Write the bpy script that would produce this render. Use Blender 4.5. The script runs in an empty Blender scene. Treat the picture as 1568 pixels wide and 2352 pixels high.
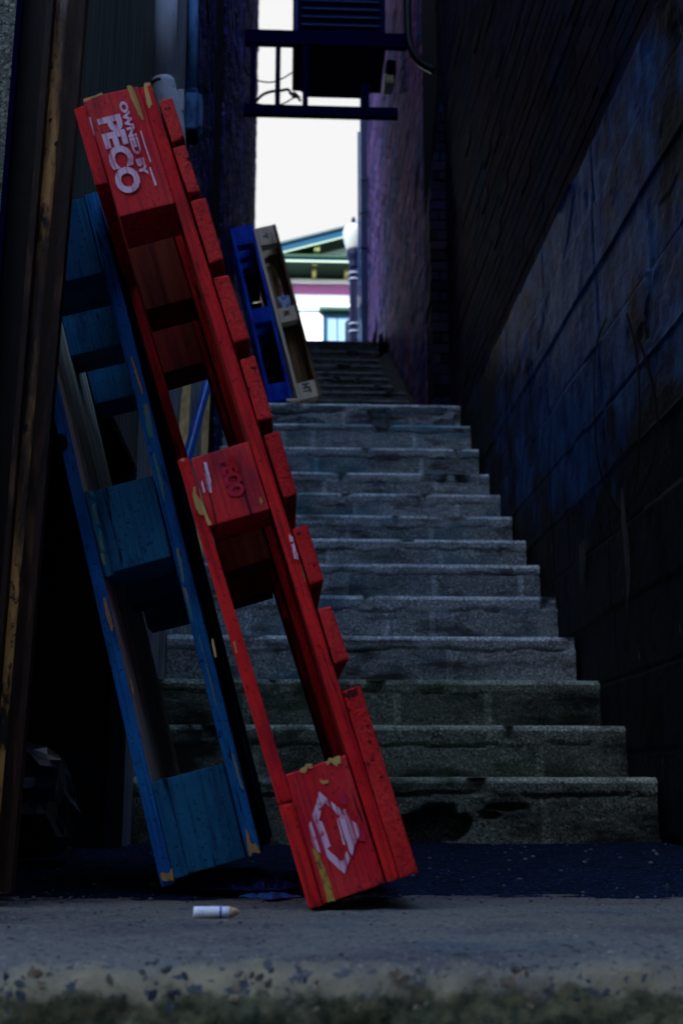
import bpy, bmesh, math, random
from mathutils import Vector, Matrix, noise
random.seed(7)
scene = bpy.context.scene
R = math.radians

# ------------------------------------------------------------------ camera
EYE, F, PITCH, YAW = 0.139, 2750.0, R(13.2), R(2.716)
cam_d = bpy.data.cameras.new('camera'); cam = bpy.data.objects.new('camera', cam_d)
scene.collection.objects.link(cam); scene.camera = cam
cam.location = (0, 0, EYE)
cam.rotation_euler = (R(90) + PITCH, 0, -YAW)
cam_d.sensor_fit = 'VERTICAL'; cam_d.sensor_height = 36; cam_d.lens = F / 2352 * 36
cam_d.clip_start = 0.05; cam_d.clip_end = 500
cam_d.dof.use_dof = True; cam_d.dof.focus_distance = 2.2; cam_d.dof.aperture_fstop = 6.3

# ------------------------------------------------------------------ sky, sun, exposure
SUN_EL, SUN_AZ = R(36), R(213)          # sun high behind the camera's left shoulder
w = bpy.data.worlds.new('World'); scene.world = w; w.use_nodes = True
nt = w.node_tree; nt.nodes.clear()
out = nt.nodes.new('ShaderNodeOutputWorld'); bg = nt.nodes.new('ShaderNodeBackground')
sky = nt.nodes.new('ShaderNodeTexSky'); sky.sky_type = 'NISHITA'; sky.sun_disc = False
sky.sun_elevation = SUN_EL; sky.sun_rotation = SUN_AZ; sky.ozone_density = 3.5
tc = nt.nodes.new('ShaderNodeTexCoord'); dp = nt.nodes.new('ShaderNodeVectorMath'); dp.operation = 'DOT_PRODUCT'
dp.inputs[1].default_value = (0.03, 0.90, 0.44)     # a bright cloud bank over the far street
mr = nt.nodes.new('ShaderNodeMapRange'); mr.inputs[1].default_value = 0.80; mr.inputs[2].default_value = 0.93
mx = nt.nodes.new('ShaderNodeMix'); mx.data_type = 'RGBA'
mx.inputs[7].default_value = (1.13, 1.13, 1.13, 1)
nt.links.new(tc.outputs['Generated'], dp.inputs[0]); nt.links.new(dp.outputs['Value'], mr.inputs[0])
nt.links.new(mr.outputs[0], mx.inputs[0]); nt.links.new(sky.outputs[0], mx.inputs[6])
nt.links.new(mx.outputs[2], bg.inputs[0]); nt.links.new(bg.outputs[0], out.inputs[0])
bg.inputs[1].default_value = 0.15
sd = bpy.data.lights.new('sun', 'SUN'); sd.energy = 1.8; sd.angle = R(0.5); sd.color = (1, .95, .86)
sun = bpy.data.objects.new('sun', sd); scene.collection.objects.link(sun)
v = Vector((math.sin(SUN_AZ) * math.cos(SUN_EL), math.cos(SUN_AZ) * math.cos(SUN_EL), math.sin(SUN_EL)))
sun.rotation_euler = v.to_track_quat('Z', 'Y').to_euler(); sun.location = v * 50
vs = scene.view_settings; vs.view_transform = 'Standard'; vs.look = 'None'; vs.exposure = 2.45; vs.gamma = 1
try:
    scene.cycles.use_denoising = True; scene.cycles.max_bounces = 6; scene.cycles.diffuse_bounces = 4
except Exception: pass

# ------------------------------------------------------------------ helpers
fw = Vector((math.sin(YAW) * math.cos(PITCH), math.cos(YAW) * math.cos(PITCH), math.sin(PITCH)))
rt = Vector((math.cos(YAW), -math.sin(YAW), 0)); up = rt.cross(fw); EYEP = Vector((0, 0, EYE))
def ray(x, y): return fw + rt * ((x - 784) / F) + up * ((1176 - y) / F)
def on_y(x, y, Y):
    d = ray(x, y); return EYEP + d * (Y / d.y)
def on_x(x, y, X):
    d = ray(x, y); return EYEP + d * (X / d.x)

def fbm(x, y, z=0.0, o=4):
    return noise.fractal(Vector((x, y, z)), 1.0, 2.1, o, noise_basis='PERLIN_ORIGINAL')

class MB:
    """collects shapes, then links them as ONE mesh object"""
    def __init__(self): self.bm = bmesh.new(); self.mi = 0; self.tint = self.bm.faces.layers.float.new('tint')
    def face(self, pts, mi=None, tint=None):
        vs_ = [self.bm.verts.new(p) for p in pts]
        try: f = self.bm.faces.new(vs_)
        except ValueError: return
        f.material_index = self.mi if mi is None else mi
        f[self.tint] = random.random() if tint is None else tint
        return f
    def box(self, x0, x1, y0, y1, z0, z1, j=0.0, bevel=0.0, tint=None, mats=None):
        bm2 = bmesh.new()
        P = [Vector((x, y, z)) for x in (x0, x1) for y in (y0, y1) for z in (z0, z1)]
        if j: P = [p + Vector([random.uniform(-j, j) for _ in range(3)]) for p in P]
        V = [bm2.verts.new(p) for p in P]
        Q = [(0, 1, 3, 2), (4, 6, 7, 5), (0, 4, 5, 1), (2, 3, 7, 6), (0, 2, 6, 4), (1, 5, 7, 3)]
        fs = [bm2.faces.new([V[i] for i in q]) for q in Q]
        for k, f in enumerate(fs): f.material_index = self.mi if mats is None else mats.get(k, self.mi)
        if bevel: bmesh.ops.bevel(bm2, geom=bm2.edges[:], offset=bevel, segments=2, affect='EDGES', profile=.6)
        self.merge(bm2, tint)
    def merge(self, bm2, tint=None):
        t = random.random() if tint is None else tint
        m = {v_: self.bm.verts.new(v_.co) for v_ in bm2.verts}
        for f in bm2.faces:
            try: g = self.bm.faces.new([m[v_] for v_ in f.verts])
            except ValueError: continue
            g.material_index = f.material_index; g[self.tint] = t; g.smooth = f.smooth
        bm2.free()
    def tube(self, pts, r, n=10, caps=True, flat=False, r_list=None):
        pts = [Vector(p) for p in pts]; rings = []
        a = None
        for i, p in enumerate(pts):
            t = (pts[min(i + 1, len(pts) - 1)] - pts[max(i - 1, 0)]).normalized()
            if a is None: a = t.orthogonal().normalized()
            a = (a - t * a.dot(t)).normalized(); b = t.cross(a)
            rr = r_list[i] if r_list else r
            rings.append([self.bm.verts.new(p + (a * math.cos(2 * math.pi * k / n) + b * math.sin(2 * math.pi * k / n)) * rr) for k in range(n)])
        tt = random.random()
        for q, s in zip(rings, rings[1:]):
            for k in range(n):
                f = self.bm.faces.new((q[k], q[(k + 1) % n], s[(k + 1) % n], s[k])); f.smooth = not flat; f.material_index = self.mi; f[self.tint] = tt
        if caps:
            for q in (rings[0][::-1], rings[-1]):
                f = self.bm.faces.new(q); f.material_index = self.mi; f[self.tint] = tt
    def lathe(self, c, prof, n=24, smooth=True):
        self.tube([Vector(c) + Vector((0, 0, z)) for r_, z in prof], 0, n, True, not smooth, [r_ for r_, z in prof])
    def grid(self, nu, nv, fn, flip=False, mi=None, tintfn=None):
        V = [[self.bm.verts.new(fn(i / nu, j_ / nv)) for j_ in range(nv + 1)] for i in range(nu + 1)]
        for i in range(nu):
            for j_ in range(nv):
                q = (V[i][j_], V[i + 1][j_], V[i + 1][j_ + 1], V[i][j_ + 1])
                f = self.bm.faces.new(q[::-1] if flip else q); f.smooth = True; f.material_index = self.mi if mi is None else mi
                f[self.tint] = .5 if tintfn is None else tintfn(i / nu, j_ / nv)
    def build(self, name, mats, parent=None):
        me = bpy.data.meshes.new(name); bmesh.ops.recalc_face_normals(self.bm, faces=self.bm.faces[:]) if len(self.bm.faces) < 3000 else None
        self.bm.to_mesh(me); self.bm.free()
        for m in (mats if isinstance(mats, (list, tuple)) else [mats]): me.materials.append(m)
        o = bpy.data.objects.new(name, me); scene.collection.objects.link(o)
        if parent: o.parent = parent
        return o
def tag(o, label=None, cat=None, group=None, kind=None):
    for k, v_ in (('label', label), ('category', cat), ('group', group), ('kind', kind)):
        if v_: o[k] = v_
    return o
def empty(name, loc, label, cat, group=None, rot=None):
    o = bpy.data.objects.new(name, None); scene.collection.objects.link(o); o.location = loc; o.empty_display_size = .1
    if rot: o.rotation_euler = rot
    return tag(o, label, cat, group)

# ------------------------------------------------------------------ materials
def mat(name, base, rough=.8, layers=(), bump=(), metal=0.0, tint=0.0, spec=.12, coord='Object', mask=None, stint=None, zmask=None, edge=None):
    """layers: (colour, (sx,sy,sz), lo, hi, detail, seed); bump: (scale(sx,sy,sz), height m)"""
    m = bpy.data.materials.new(name); m.use_nodes = True; n = m.node_tree; L = n.links
    b = n.nodes['Principled BSDF']; b.inputs['Roughness'].default_value = rough; b.inputs['Metallic'].default_value = metal
    b.inputs['Specular IOR Level'].default_value = spec
    if stint: b.inputs['Specular Tint'].default_value = (*stint, 1)
    t = n.nodes.new('ShaderNodeTexCoord'); oi = n.nodes.new('ShaderNodeObjectInfo')
    add = n.nodes.new('ShaderNodeVectorMath'); add.operation = 'ADD'; comb = n.nodes.new('ShaderNodeMath'); comb.operation = 'MULTIPLY'
    comb.inputs[1].default_value = 13.7; L.new(oi.outputs['Random'], comb.inputs[0])
    L.new(t.outputs[coord], add.inputs[0]); L.new(comb.outputs[0], add.inputs[1])
    src = add.outputs[0]
    col = n.nodes.new('ShaderNodeRGB'); col.outputs[0].default_value = (*base, 1); cur = col.outputs[0]
    def noise_n(sc, det, seed=0.0, dist=0.0):
        mp = n.nodes.new('ShaderNodeMapping'); mp.inputs['Scale'].default_value = sc; mp.inputs['Location'].default_value = (seed, seed * 1.7, seed * .3)
        L.new(src, mp.inputs[0]); q = n.nodes.new('ShaderNodeTexNoise'); q.inputs['Scale'].default_value = 1; q.inputs['Detail'].default_value = det
        q.inputs['Roughness'].default_value = .62; q.inputs['Distortion'].default_value = dist
        L.new(mp.outputs[0], q.inputs[0]); return q.outputs[0]
    for i, ly in enumerate(layers):
        c, sc, lo, hi = ly[:4]; det = ly[4] if len(ly) > 4 else 5; seed = ly[5] if len(ly) > 5 else i * 3.1
        q = noise_n(sc, det, seed); r_ = n.nodes.new('ShaderNodeMapRange'); r_.inputs[1].default_value = lo; r_.inputs[2].default_value = hi
        L.new(q, r_.inputs[0]); x = n.nodes.new('ShaderNodeMix'); x.data_type = 'RGBA'
        L.new(r_.outputs[0], x.inputs[0]); L.new(cur, x.inputs[6]); x.inputs[7].default_value = (*c, 1); cur = x.outputs[2]
    if edge:
        gx = n.nodes.new('ShaderNodeSeparateXYZ'); L.new(t.outputs['Object'], gx.inputs[0]); q = noise_n((9, 9, 9), 6, 1.9)
        ml = n.nodes.new('ShaderNodeMath'); ml.operation = 'MULTIPLY_ADD'; ml.inputs[1].default_value = .12; L.new(q, ml.inputs[0]); L.new(gx.outputs[1], ml.inputs[2])
        r_ = n.nodes.new('ShaderNodeMapRange'); r_.inputs[1].default_value = 1.150; r_.inputs[2].default_value = 1.178; r_.inputs[3].default_value = 1; r_.inputs[4].default_value = 0; L.new(ml.outputs[0], r_.inputs[0])
        q2 = noise_n((55, 55, 55), 3, 8.1); r2 = n.nodes.new('ShaderNodeMapRange'); r2.inputs[1].default_value = .57; r2.inputs[2].default_value = .60; L.new(q2, r2.inputs[0])
        y_ = n.nodes.new('ShaderNodeMix'); y_.data_type = 'RGBA'; L.new(r2.outputs[0], y_.inputs[0]); y_.inputs[6].default_value = (*edge[0], 1); y_.inputs[7].default_value = (*edge[1], 1)
        x = n.nodes.new('ShaderNodeMix'); x.data_type = 'RGBA'; L.new(r_.outputs[0], x.inputs[0]); L.new(cur, x.inputs[6]); L.new(y_.outputs[2], x.inputs[7]); cur = x.outputs[2]
    if zmask:
        sp = n.nodes.new('ShaderNodeSeparateXYZ'); L.new(t.outputs['Object'], sp.inputs[0]); q = noise_n((40, 40, 40), 7, 3.3)
        ml = n.nodes.new('ShaderNodeMath'); ml.operation = 'MULTIPLY_ADD'; ml.inputs[1].default_value = zmask[2]; L.new(q, ml.inputs[0]); L.new(sp.outputs[2], ml.inputs[2])
        r_ = n.nodes.new('ShaderNodeMapRange'); r_.inputs[1].default_value = zmask[1] + zmask[2] * .5 - .004; r_.inputs[2].default_value = zmask[1] + zmask[2] * .5 + .004; r_.inputs[3].default_value = 1; r_.inputs[4].default_value = 0
        L.new(ml.outputs[0], r_.inputs[0]); q2 = noise_n((70, 70, 70), 6, 9.9); r2 = n.nodes.new('ShaderNodeMapRange'); r2.inputs[1].default_value = .40; r2.inputs[2].default_value = .62; L.new(q2, r2.inputs[0])
        y_ = n.nodes.new('ShaderNodeMix'); y_.data_type = 'RGBA'; L.new(r2.outputs[0], y_.inputs[0]); y_.inputs[6].default_value = (*zmask[0], 1); y_.inputs[7].default_value = (*zmask[3], 1)
        x = n.nodes.new('ShaderNodeMix'); x.data_type = 'RGBA'; L.new(r_.outputs[0], x.inputs[0]); L.new(cur, x.inputs[6]); L.new(y_.outputs[2], x.inputs[7]); cur = x.outputs[2]
    if mask:
        at = n.nodes.new('ShaderNodeAttribute'); at.attribute_name = 'tint'; q = noise_n(mask[1], 7, 5.5)
        sm = n.nodes.new('ShaderNodeMath'); sm.operation = 'ADD'; L.new(at.outputs['Fac'], sm.inputs[0]); L.new(q, sm.inputs[1])
        r_ = n.nodes.new('ShaderNodeMapRange'); r_.inputs[1].default_value = .93; r_.inputs[2].default_value = 1.12; L.new(sm.outputs[0], r_.inputs[0])
        q2 = noise_n((30, 12, 7), 6, 2.2); r2 = n.nodes.new('ShaderNodeMapRange'); r2.inputs[1].default_value = .42; r2.inputs[2].default_value = .66; L.new(q2, r2.inputs[0])
        y_ = n.nodes.new('ShaderNodeMix'); y_.data_type = 'RGBA'; L.new(r2.outputs[0], y_.inputs[0]); y_.inputs[6].default_value = (*mask[0], 1); y_.inputs[7].default_value = (*mask[2], 1)
        x = n.nodes.new('ShaderNodeMix'); x.data_type = 'RGBA'; L.new(r_.outputs[0], x.inputs[0]); L.new(cur, x.inputs[6]); L.new(y_.outputs[2], x.inputs[7]); cur = x.outputs[2]
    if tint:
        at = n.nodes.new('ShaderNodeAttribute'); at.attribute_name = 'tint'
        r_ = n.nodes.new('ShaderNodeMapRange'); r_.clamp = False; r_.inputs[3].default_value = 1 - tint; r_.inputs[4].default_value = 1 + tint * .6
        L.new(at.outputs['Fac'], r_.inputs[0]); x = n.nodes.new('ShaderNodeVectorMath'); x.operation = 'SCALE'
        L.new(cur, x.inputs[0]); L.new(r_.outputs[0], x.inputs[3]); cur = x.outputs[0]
    L.new(cur, b.inputs['Base Color'])
    prev = None
    for sc, h in bump:
        q = noise_n(sc, 6, 1.3); bn = n.nodes.new('ShaderNodeBump'); bn.inputs['Distance'].default_value = h; bn.inputs['Strength'].default_value = 1
        L.new(q, bn.inputs['Height'])
        if prev: L.new(prev, bn.inputs['Normal'])
        prev = bn.outputs[0]
    if prev: L.new(prev, b.inputs['Normal'])
    return m

def wood(name, base, dark, rough=.8, along='z', extra=(), wear=None):
    s = {'z': (60, 60, 3), 'y': (60, 3, 60), 'x': (3, 60, 60)}[along]; s2 = {'z': (14, 14, 1.2), 'y': (14, 1.2, 14), 'x': (1.2, 14, 14)}[along]
    ly = [(dark, s, .42, .62, 6), (tuple(c * .6 for c in dark), s2, .55, .7, 4)] + list(extra)
    return mat(name, base, rough, ly, [(s, .0016), (tuple(a * 3 for a in s), .0006)])
RED, RED2, REDDARK = (.58, .006, .012), (.74, .018, .016), (.16, .004, .012)
BARE, BAREDK = (.50, .30, .10), (.28, .16, .05)
def painted(name, c, c2, dk, bare=BARE, along='z', amount=.68, rough=.7, dirt=None):
    s = {'z': (230, 230, 7), 'y': (230, 7, 230)}[along]; s2 = {'z': (60, 60, 5), 'y': (60, 5, 60)}[along]; s3 = {'z': (22, 22, 5), 'y': (22, 5, 22)}[along]
    vd = tuple(.35 * q for q in dk)
    return mat(name, c, rough, [(c2, (9, 9, 5), .42, .62, 5), (dk, s, .50, .76, 5), (dk, (14, 14, 5), .54, .72, 6, 8.8), (dk, (190, 190, 150), .60, .68, 3), (vd, s2, .63, .66, 4, 17.0), (bare, s3, amount, amount + .015, 7)],
               [(s, .0022), (s2, .0020), ((260, 260, 160), .0008)], spec=.15, zmask=dirt)
m_red = painted('red_paint', RED, RED2, REDDARK, dirt=((.17, .010, .014), .0, .13, (.06, .010, .014)))
m_red_end = painted('red_paint_end_grain', (.58, .01, .012), (.68, .03, .025), (.22, .006, .01), along='y', amount=.68, dirt=((.17, .010, .014), .0, .13, (.06, .010, .014)))
m_redface = painted('red_paint_face', (.62, .012, .020), (.72, .045, .04), (.20, .012, .03), amount=.645, dirt=((.17, .010, .014), .0, .13, (.06, .010, .014)))
m_redin = wood('red_inner_wood_and_shade', (.24, .045, .018), (.10, .01, .01), extra=[((.36, .012, .014), (9, 9, 3), .45, .6)])
BLU, BLU2, BLUDK = (.010, .16, .54), (.016, .26, .68), (.005, .05, .17)
m_blue = painted('blue_paint', BLU, BLU2, BLUDK, bare=(.45, .40, .22), amount=.66)
m_blueblk = painted('blue_paint_block', (.014, .15, .32), (.026, .24, .44), (.005, .045, .12), amount=.80)
m_bright = painted('bright_blue_paint', (.006, .035, .50), (.01, .11, .75), (.003, .012, .14), amount=.76)
m_bare = wood('bare_wood', BARE, BAREDK)
m_weath = mat('weathered_wood', (.90, .84, .64), .8, [((.50, .40, .22), (90, 90, 3), .52, .64, 5), ((.66, .44, .12), (26, 26, 1.0), .55, .62, 4), ((.12, .09, .05), (60, 60, 2), .62, .66, 4, 6.0)], [((120, 120, 4), .002)])
m_pale = mat('pale_pallet_wood', (.98, .78, .52), .8, [((.74, .54, .33), (60, 60, 3), .50, .66, 6), ((.50, .36, .22), (14, 14, 2), .60, .72, 4)], [((60, 60, 3), .0016)])
m_plank_dark = wood('brown_slat_wood', (.34, .20, .10), (.08, .045, .022))
m_grey = wood('grey_plank_wood', (.46, .46, .48), (.17, .175, .19))
m_stick = wood('new_lumber', (.98, .66, .27), (.74, .46, .17))
m_white = mat('white_stencil_paint', (.80, .54, .68), .8, [((.46, .02, .05), (200, 200, 9), .52, .68, 5), ((.44, .04, .09), (20, 20, 14), .60, .74, 5)], [((120, 120, 20), .0006)])
m_white2 = mat('white_stencil_diamond', (.70, .46, .60), .8, [((.46, .02, .05), (260, 60, 5), .49, .60, 3), ((.40, .02, .04), (40, 40, 40), .58, .66, 4)], [((120, 120, 20), .0006)])
m_pink = mat('faded_magenta_paint', (.54, .02, .07), .8, [((.46, .01, .012), (30, 30, 12), .45, .6)])
m_baremark = wood('exposed_pale_wood', (.60, .38, .13), (.42, .25, .07))
m_yellow = mat('yellow_paint', (.45, .27, .05), .7, [((.12, .07, .03), (140, 140, 60), .5, .62)])
m_teal = mat('teal_worn_paint', (.10, .36, .36), .6, [((.35, .36, .22), (60, 60, 14), .5, .6), ((.02, .12, .32), (40, 40, 10), .58, .66)])
m_crack = mat('dark_crack', (.01, .008, .008), .9)

CONC = (.24, .245, .25)
def concrete(name, base, extra=(), rough=.9, big=.004):
    d = tuple(c * .45 for c in base); l = tuple(min(1, c * 2.1) for c in base)
    return mat(name, base, rough, [(d, (9, 9, 9), .50, .70, 6), (l, (120, 120, 120), .53, .64, 2), (tuple(c * .2 for c in base), (150, 150, 150), .54, .64, 2)] + list(extra),
               [((110, 110, 110), .005), ((25, 25, 25), big)], tint=.30)
m_step_low = concrete('mossy_step_concrete', (.20, .22, .17), [((.03, .055, .02), (3, 3, 8), .52, .66, 5), ((.02, .024, .02), (2, 2, 5), .50, .64, 5)])
m_step = concrete('step_concrete', (.36, .39, .40), [((.05, .085, .045), (2.2, 2.2, 9), .56, .70, 5), ((.07, .19, .24), (2.2, 2.2, 4), .50, .68, 5), ((.09, .085, .08), (3.3, 3.3, 14), .54, .66, 6, 12.0)])
m_slab = mat('slab_concrete', (.135, .128, .112), .95, [((.085, .08, .08), (5, 9, 9), .46, .62, 6), ((.045, .09, .11), (3, 7, 6), .58, .74, 5), ((.24, .22, .20), (150, 150, 150), .62, .68, 2), ((.02, .02, .025), (120, 120, 120), .60, .66, 2), ((.03, .03, .03), (60, 60, 60), .65, .69, 3)], [((110, 110, 110), .0025), ((25, 25, 25), .003)], tint=.1, zmask=((.13, .115, .06), -.030, .05, (.035, .045, .025)), edge=((.27, .22, .13), (.055, .065, .075)))
m_asphalt = mat('asphalt', (.006, .014, .036), .9, [((.03, .06, .12), (120, 120, 120), .56, .64, 2), ((.008, .012, .02), (40, 40, 40), .5, .62, 4)], [((160, 160, 160), .006)], spec=.03)
m_kerb = concrete('kerb_concrete', (.15, .13, .07), [((.035, .045, .03), (14, 14, 14), .48, .62, 5)])
m_peb = mat('aggregate_pebble', (.17, .15, .11), .6, [((.05, .06, .07), (9, 9, 9), .45, .5, 1), ((.26, .19, .12), (11, 11, 11), .54, .6, 1)], tint=.45)

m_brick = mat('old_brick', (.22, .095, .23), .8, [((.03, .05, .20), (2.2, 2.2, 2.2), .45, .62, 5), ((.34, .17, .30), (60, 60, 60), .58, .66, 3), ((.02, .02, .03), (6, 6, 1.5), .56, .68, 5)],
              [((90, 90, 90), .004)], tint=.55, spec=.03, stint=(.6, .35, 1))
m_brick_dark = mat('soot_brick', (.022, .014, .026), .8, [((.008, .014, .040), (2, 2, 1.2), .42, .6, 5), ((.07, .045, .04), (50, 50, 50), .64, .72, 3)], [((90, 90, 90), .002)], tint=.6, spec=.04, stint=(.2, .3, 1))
m_mortar = mat('mortar', (.014, .014, .035), .95, [((.02, .02, .03), (8, 8, 8), .5, .6)], [((80, 80, 80), .004)])
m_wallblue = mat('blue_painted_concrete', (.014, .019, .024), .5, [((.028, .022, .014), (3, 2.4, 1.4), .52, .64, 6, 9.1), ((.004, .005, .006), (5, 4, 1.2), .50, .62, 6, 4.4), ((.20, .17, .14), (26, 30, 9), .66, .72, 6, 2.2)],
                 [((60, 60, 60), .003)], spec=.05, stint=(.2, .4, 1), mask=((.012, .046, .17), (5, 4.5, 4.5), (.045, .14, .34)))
m_dark = mat('soot_black', (.008, .009, .010), .9)
m_panel = wood('green_grey_panel', (.17, .19, .15), (.09, .10, .08))
m_rust = mat('rusty_steel', (.10, .040, .014), .5, [((.80, .38, .09), (16, 16, 3), .42, .56, 7), ((.012, .010, .014), (9, 9, 1.7), .50, .60, 6), ((.02, .012, .008), (36, 36, 9), .53, .60, 5), ((.01, .01, .01), (90, 90, 60), .60, .66, 3)], [((80, 80, 40), .003)], spec=.4)
m_steel = mat('dark_steel', (.0022, .0014, .001), .6, [((.010, .005, .002), (50, 50, 9), .58, .7, 5)], [((90, 90, 30), .002)])
m_brownsteel = mat('brown_steel', (.016, .007, .004), .6, [((.08, .036, .016), (40, 40, 7), .54, .66, 6), ((.003, .002, .002), (20, 20, 4), .52, .62, 5)], [((90, 90, 30), .002)])
m_bluestrip = mat('blue_edge_paint', (.008, .03, .16), .5)
m_brick_blue = mat('blue_black_brick', (.04, .045, .19), .8, [((.008, .009, .022), (3, 3, 3), .44, .60, 5), ((.012, .012, .03), (45, 9, 45), .50, .60, 5), ((.24, .19, .46), (60, 60, 60), .58, .64, 3)], [((90, 90, 90), .004)], tint=.8, spec=.05, stint=(.15, .2, 1))
m_pipe = mat('grey_painted_pipe', (.86, .85, .90), .55, [((.62, .64, .74), (9, 9, 3), .45, .62), ((.20, .14, .06), (26, 26, 12), .62, .70, 6), ((.02, .02, .02), (30, 30, 9), .70, .72, 4)], [((60, 60, 30), .002)])
m_conduit = mat('blue_grey_conduit', (.14, .34, .66), .5, [((.04, .10, .24), (12, 12, 4), .45, .6)], [((60, 60, 30), .001)])
m_black = mat('black_metal', (.0006, .0010, .020), .9, spec=.02)
m_blackm = mat('matt_black_metal_and_shade', (.0015, .002, .010), .9, spec=.03)
m_cable = mat('black_cable', (.006, .007, .012), .4)
m_ac = mat('air_unit_casing', (.001, .0015, .022), .8, spec=.03)
m_acslat = mat('air_unit_fin', (.01, .03, .13), .6, spec=.1)
m_down = mat('navy_downpipe', (.03, .05, .12), .4)
m_downb = mat('bright_blue_trim', (.01, .13, .42), .35)
m_tealt = mat('teal_trim_paint', (.003, .045, .085), .6)
m_green = mat('green_soffit_paint', (.018, .048, .026), .6)
m_cream = mat('cream_trim_paint', (.26, .33, .24), .6)
m_pinkb = mat('pink_frieze_paint', (.33, .10, .22), .6)
m_whiteb = mat('white_wall_paint', (.82, .82, .80), .6)
m_brkt = mat('yellow_bracket_paint', (.62, .60, .20), .6)
m_orange = mat('orange_trim_line', (.75, .42, .22), .6)
m_paleblue = mat('pale_blue_trim', (.45, .60, .70), .6)
m_glass = mat('window_glass', (.16, .27, .34), .08, spec=.6)
m_roofc = mat('roof_shingle', (.06, .09, .10), .8)
m_lampglass = mat('frosted_lamp_glass', (.30, .33, .33), .25, spec=.4)
m_lampblk = mat('black_lamp_paint', (.003, .005, .024), .5, spec=.06)
m_ring = mat('pale_metal_ring', (.20, .24, .34), .5)
m_paper = mat('cigarette_paper', (.78, .78, .84), .7, [((.6, .6, .68), (300, 300, 300), .55, .65)])
m_tan = mat('burnt_tan_tip', (.50, .33, .18), .8, [((.15, .09, .05), (500, 500, 500), .5, .6)])
m_inkblue = mat('blue_ink_band', (.03, .09, .45), .6)
m_bag = mat('dark_blue_plastic', (.006, .02, .13), .22, spec=.9)
m_bagl = mat('mid_blue_plastic', (.02, .07, .28), .3, [((.30, .05, .09), (60, 60, 60), .68, .70, 3)], spec=.9)
m_blackbag = mat('black_plastic', (.008, .010, .016), .3, spec=.7)
m_tube = mat('blue_plastic_tube', (.015, .14, .62), .3, [((.01, .08, .4), (20, 20, 4), .5, .6)], spec=.7)
m_label = mat('printed_label', (.55, .62, .78), .5, [((.05, .22, .62), (45, 45, 45), .52, .56, 3)])
m_ink = mat('black_ink', (.06, .045, .05), .8)
m_leaf = mat('weed_leaf', (.05, .14, .03), .5)
m_dry = mat('dry_stalk', (.045, .035, .03), .9)
m_beige = mat('beige_plastic', (.42, .38, .22), .5)
m_graf = mat('black_spray_paint', (.006, .007, .010), .75)
m_render = mat('sun_blocker_render', (.14, .13, .13), .9, [((.09, .09, .09), (1, 1, 1), .45, .6)])
m_grit = mat('grit', (.13, .14, .17), .8, tint=.6)

# ------------------------------------------------------------------ ground
g = MB()
def gfn(u, v_):
    x = -2.2 + 5.2 * u; y = 1.655 + 2.1 * v_
    return Vector((x, y, -.004 + .006 * fbm(x * 9, y * 9, 3) + .0022 * fbm(x * 60, y * 60, 1)))
g.grid(420, 180, gfn); tag(g.build('ground', m_asphalt), kind='structure')
g = MB(); g.face([(-60, -40, -.17), (60, -40, -.17), (60, 1.0, -.17), (-60, 1.0, -.17)]); tag(g.build('road', m_asphalt), kind='structure')
# kerb slab with worn, rounded front edge
prof = [(1.95, -.012), (1.70, -.003), (1.66, 0), (1.5, .0005), (1.35, 0), (1.2, 0), (1.14, -.0015), (1.115, -.006), (1.098, -.016), (1.09, -.03), (1.086, -.05), (1.084, -.08), (1.083, -.17)]
pp = []
for (a, b), (c, d) in zip(prof, prof[1:]):
    n_ = max(1, int(math.hypot(c - a, d - b) / .006))
    for k in range(n_): pp.append((a + (c - a) * k / n_, b + (d - b) * k / n_))
pp.append(prof[-1])
g = MB()
def kf(u, v_):
    x = -1.6 + 3.6 * u; y, z = pp[min(len(pp) - 1, int(round(v_ * (len(pp) - 1))))]
    e = max(0, min(1, (1.16 - y) / .06))
    k = .0012 * fbm(x * 45, y * 45, z * 45) + e * (.006 * fbm(x * 30, z * 30, 7) + .008 * fbm(x * 7, z * 9, 2))
    return Vector((x, y - k * (1 if e > .5 else 0), z + k * (1 if e <= .5 else .4) + .002 * fbm(x * 2, y * 2, 5)))
g.grid(520, len(pp) - 1, kf, flip=True)
tag(g.build('pavement', m_slab), kind='structure')
g = MB()
for i in range(150):                                   # coarse aggregate exposed on the worn kerb face
    x = random.uniform(-.55, .75); z = -.008 - abs(random.gauss(0, .018)) ; r_ = random.uniform(.0012, .0042) * (1 if random.random() < .95 else 1.8)
    if z < -.1: continue
    y = 1.0905 - max(0, min(.01, (-z - .01) * .4)) + .003 * (1 if z > -.02 else 0)
    b2 = bmesh.new(); bmesh.ops.create_icosphere(b2, subdivisions=1, radius=r_, matrix=Matrix.Translation((x, y, z)) @ Matrix.Rotation(random.random() * 6, 4, 'Y') @ Matrix.Diagonal((1.4, .22, .8, 1)))
    for v_ in b2.verts: v_.co += Vector([random.uniform(-.25, .25) * r_ for _ in range(3)])
    g.merge(b2)
tag(g.build('aggregate', m_peb), kind='stuff')
g = MB()
for i in range(480):                                   # grit and crumbs lying about
    x = random.uniform(-.6, 1.1); y = random.choice((random.uniform(1.3, 1.66), random.uniform(1.62, 1.72), random.uniform(1.7, 3.4))); r_ = random.uniform(.0006, .0022) * (1 + (y > 1.9))
    b2 = bmesh.new(); bmesh.ops.create_icosphere(b2, subdivisions=1, radius=r_, matrix=Matrix.Translation((x, y, .002)) @ Matrix.Diagonal((1.4, 1, .8, 1))); g.merge(b2)
tag(g.build('gravel', m_grit), kind='stuff')
# street behind the staircase
g = MB(); g.face([(-60, 10.9, 4.40), (60, 10.9, 4.40), (60, 90, 4.40), (-60, 90, 4.40)]); tag(g.build('upper_street', m_asphalt), kind='structure')

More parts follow.
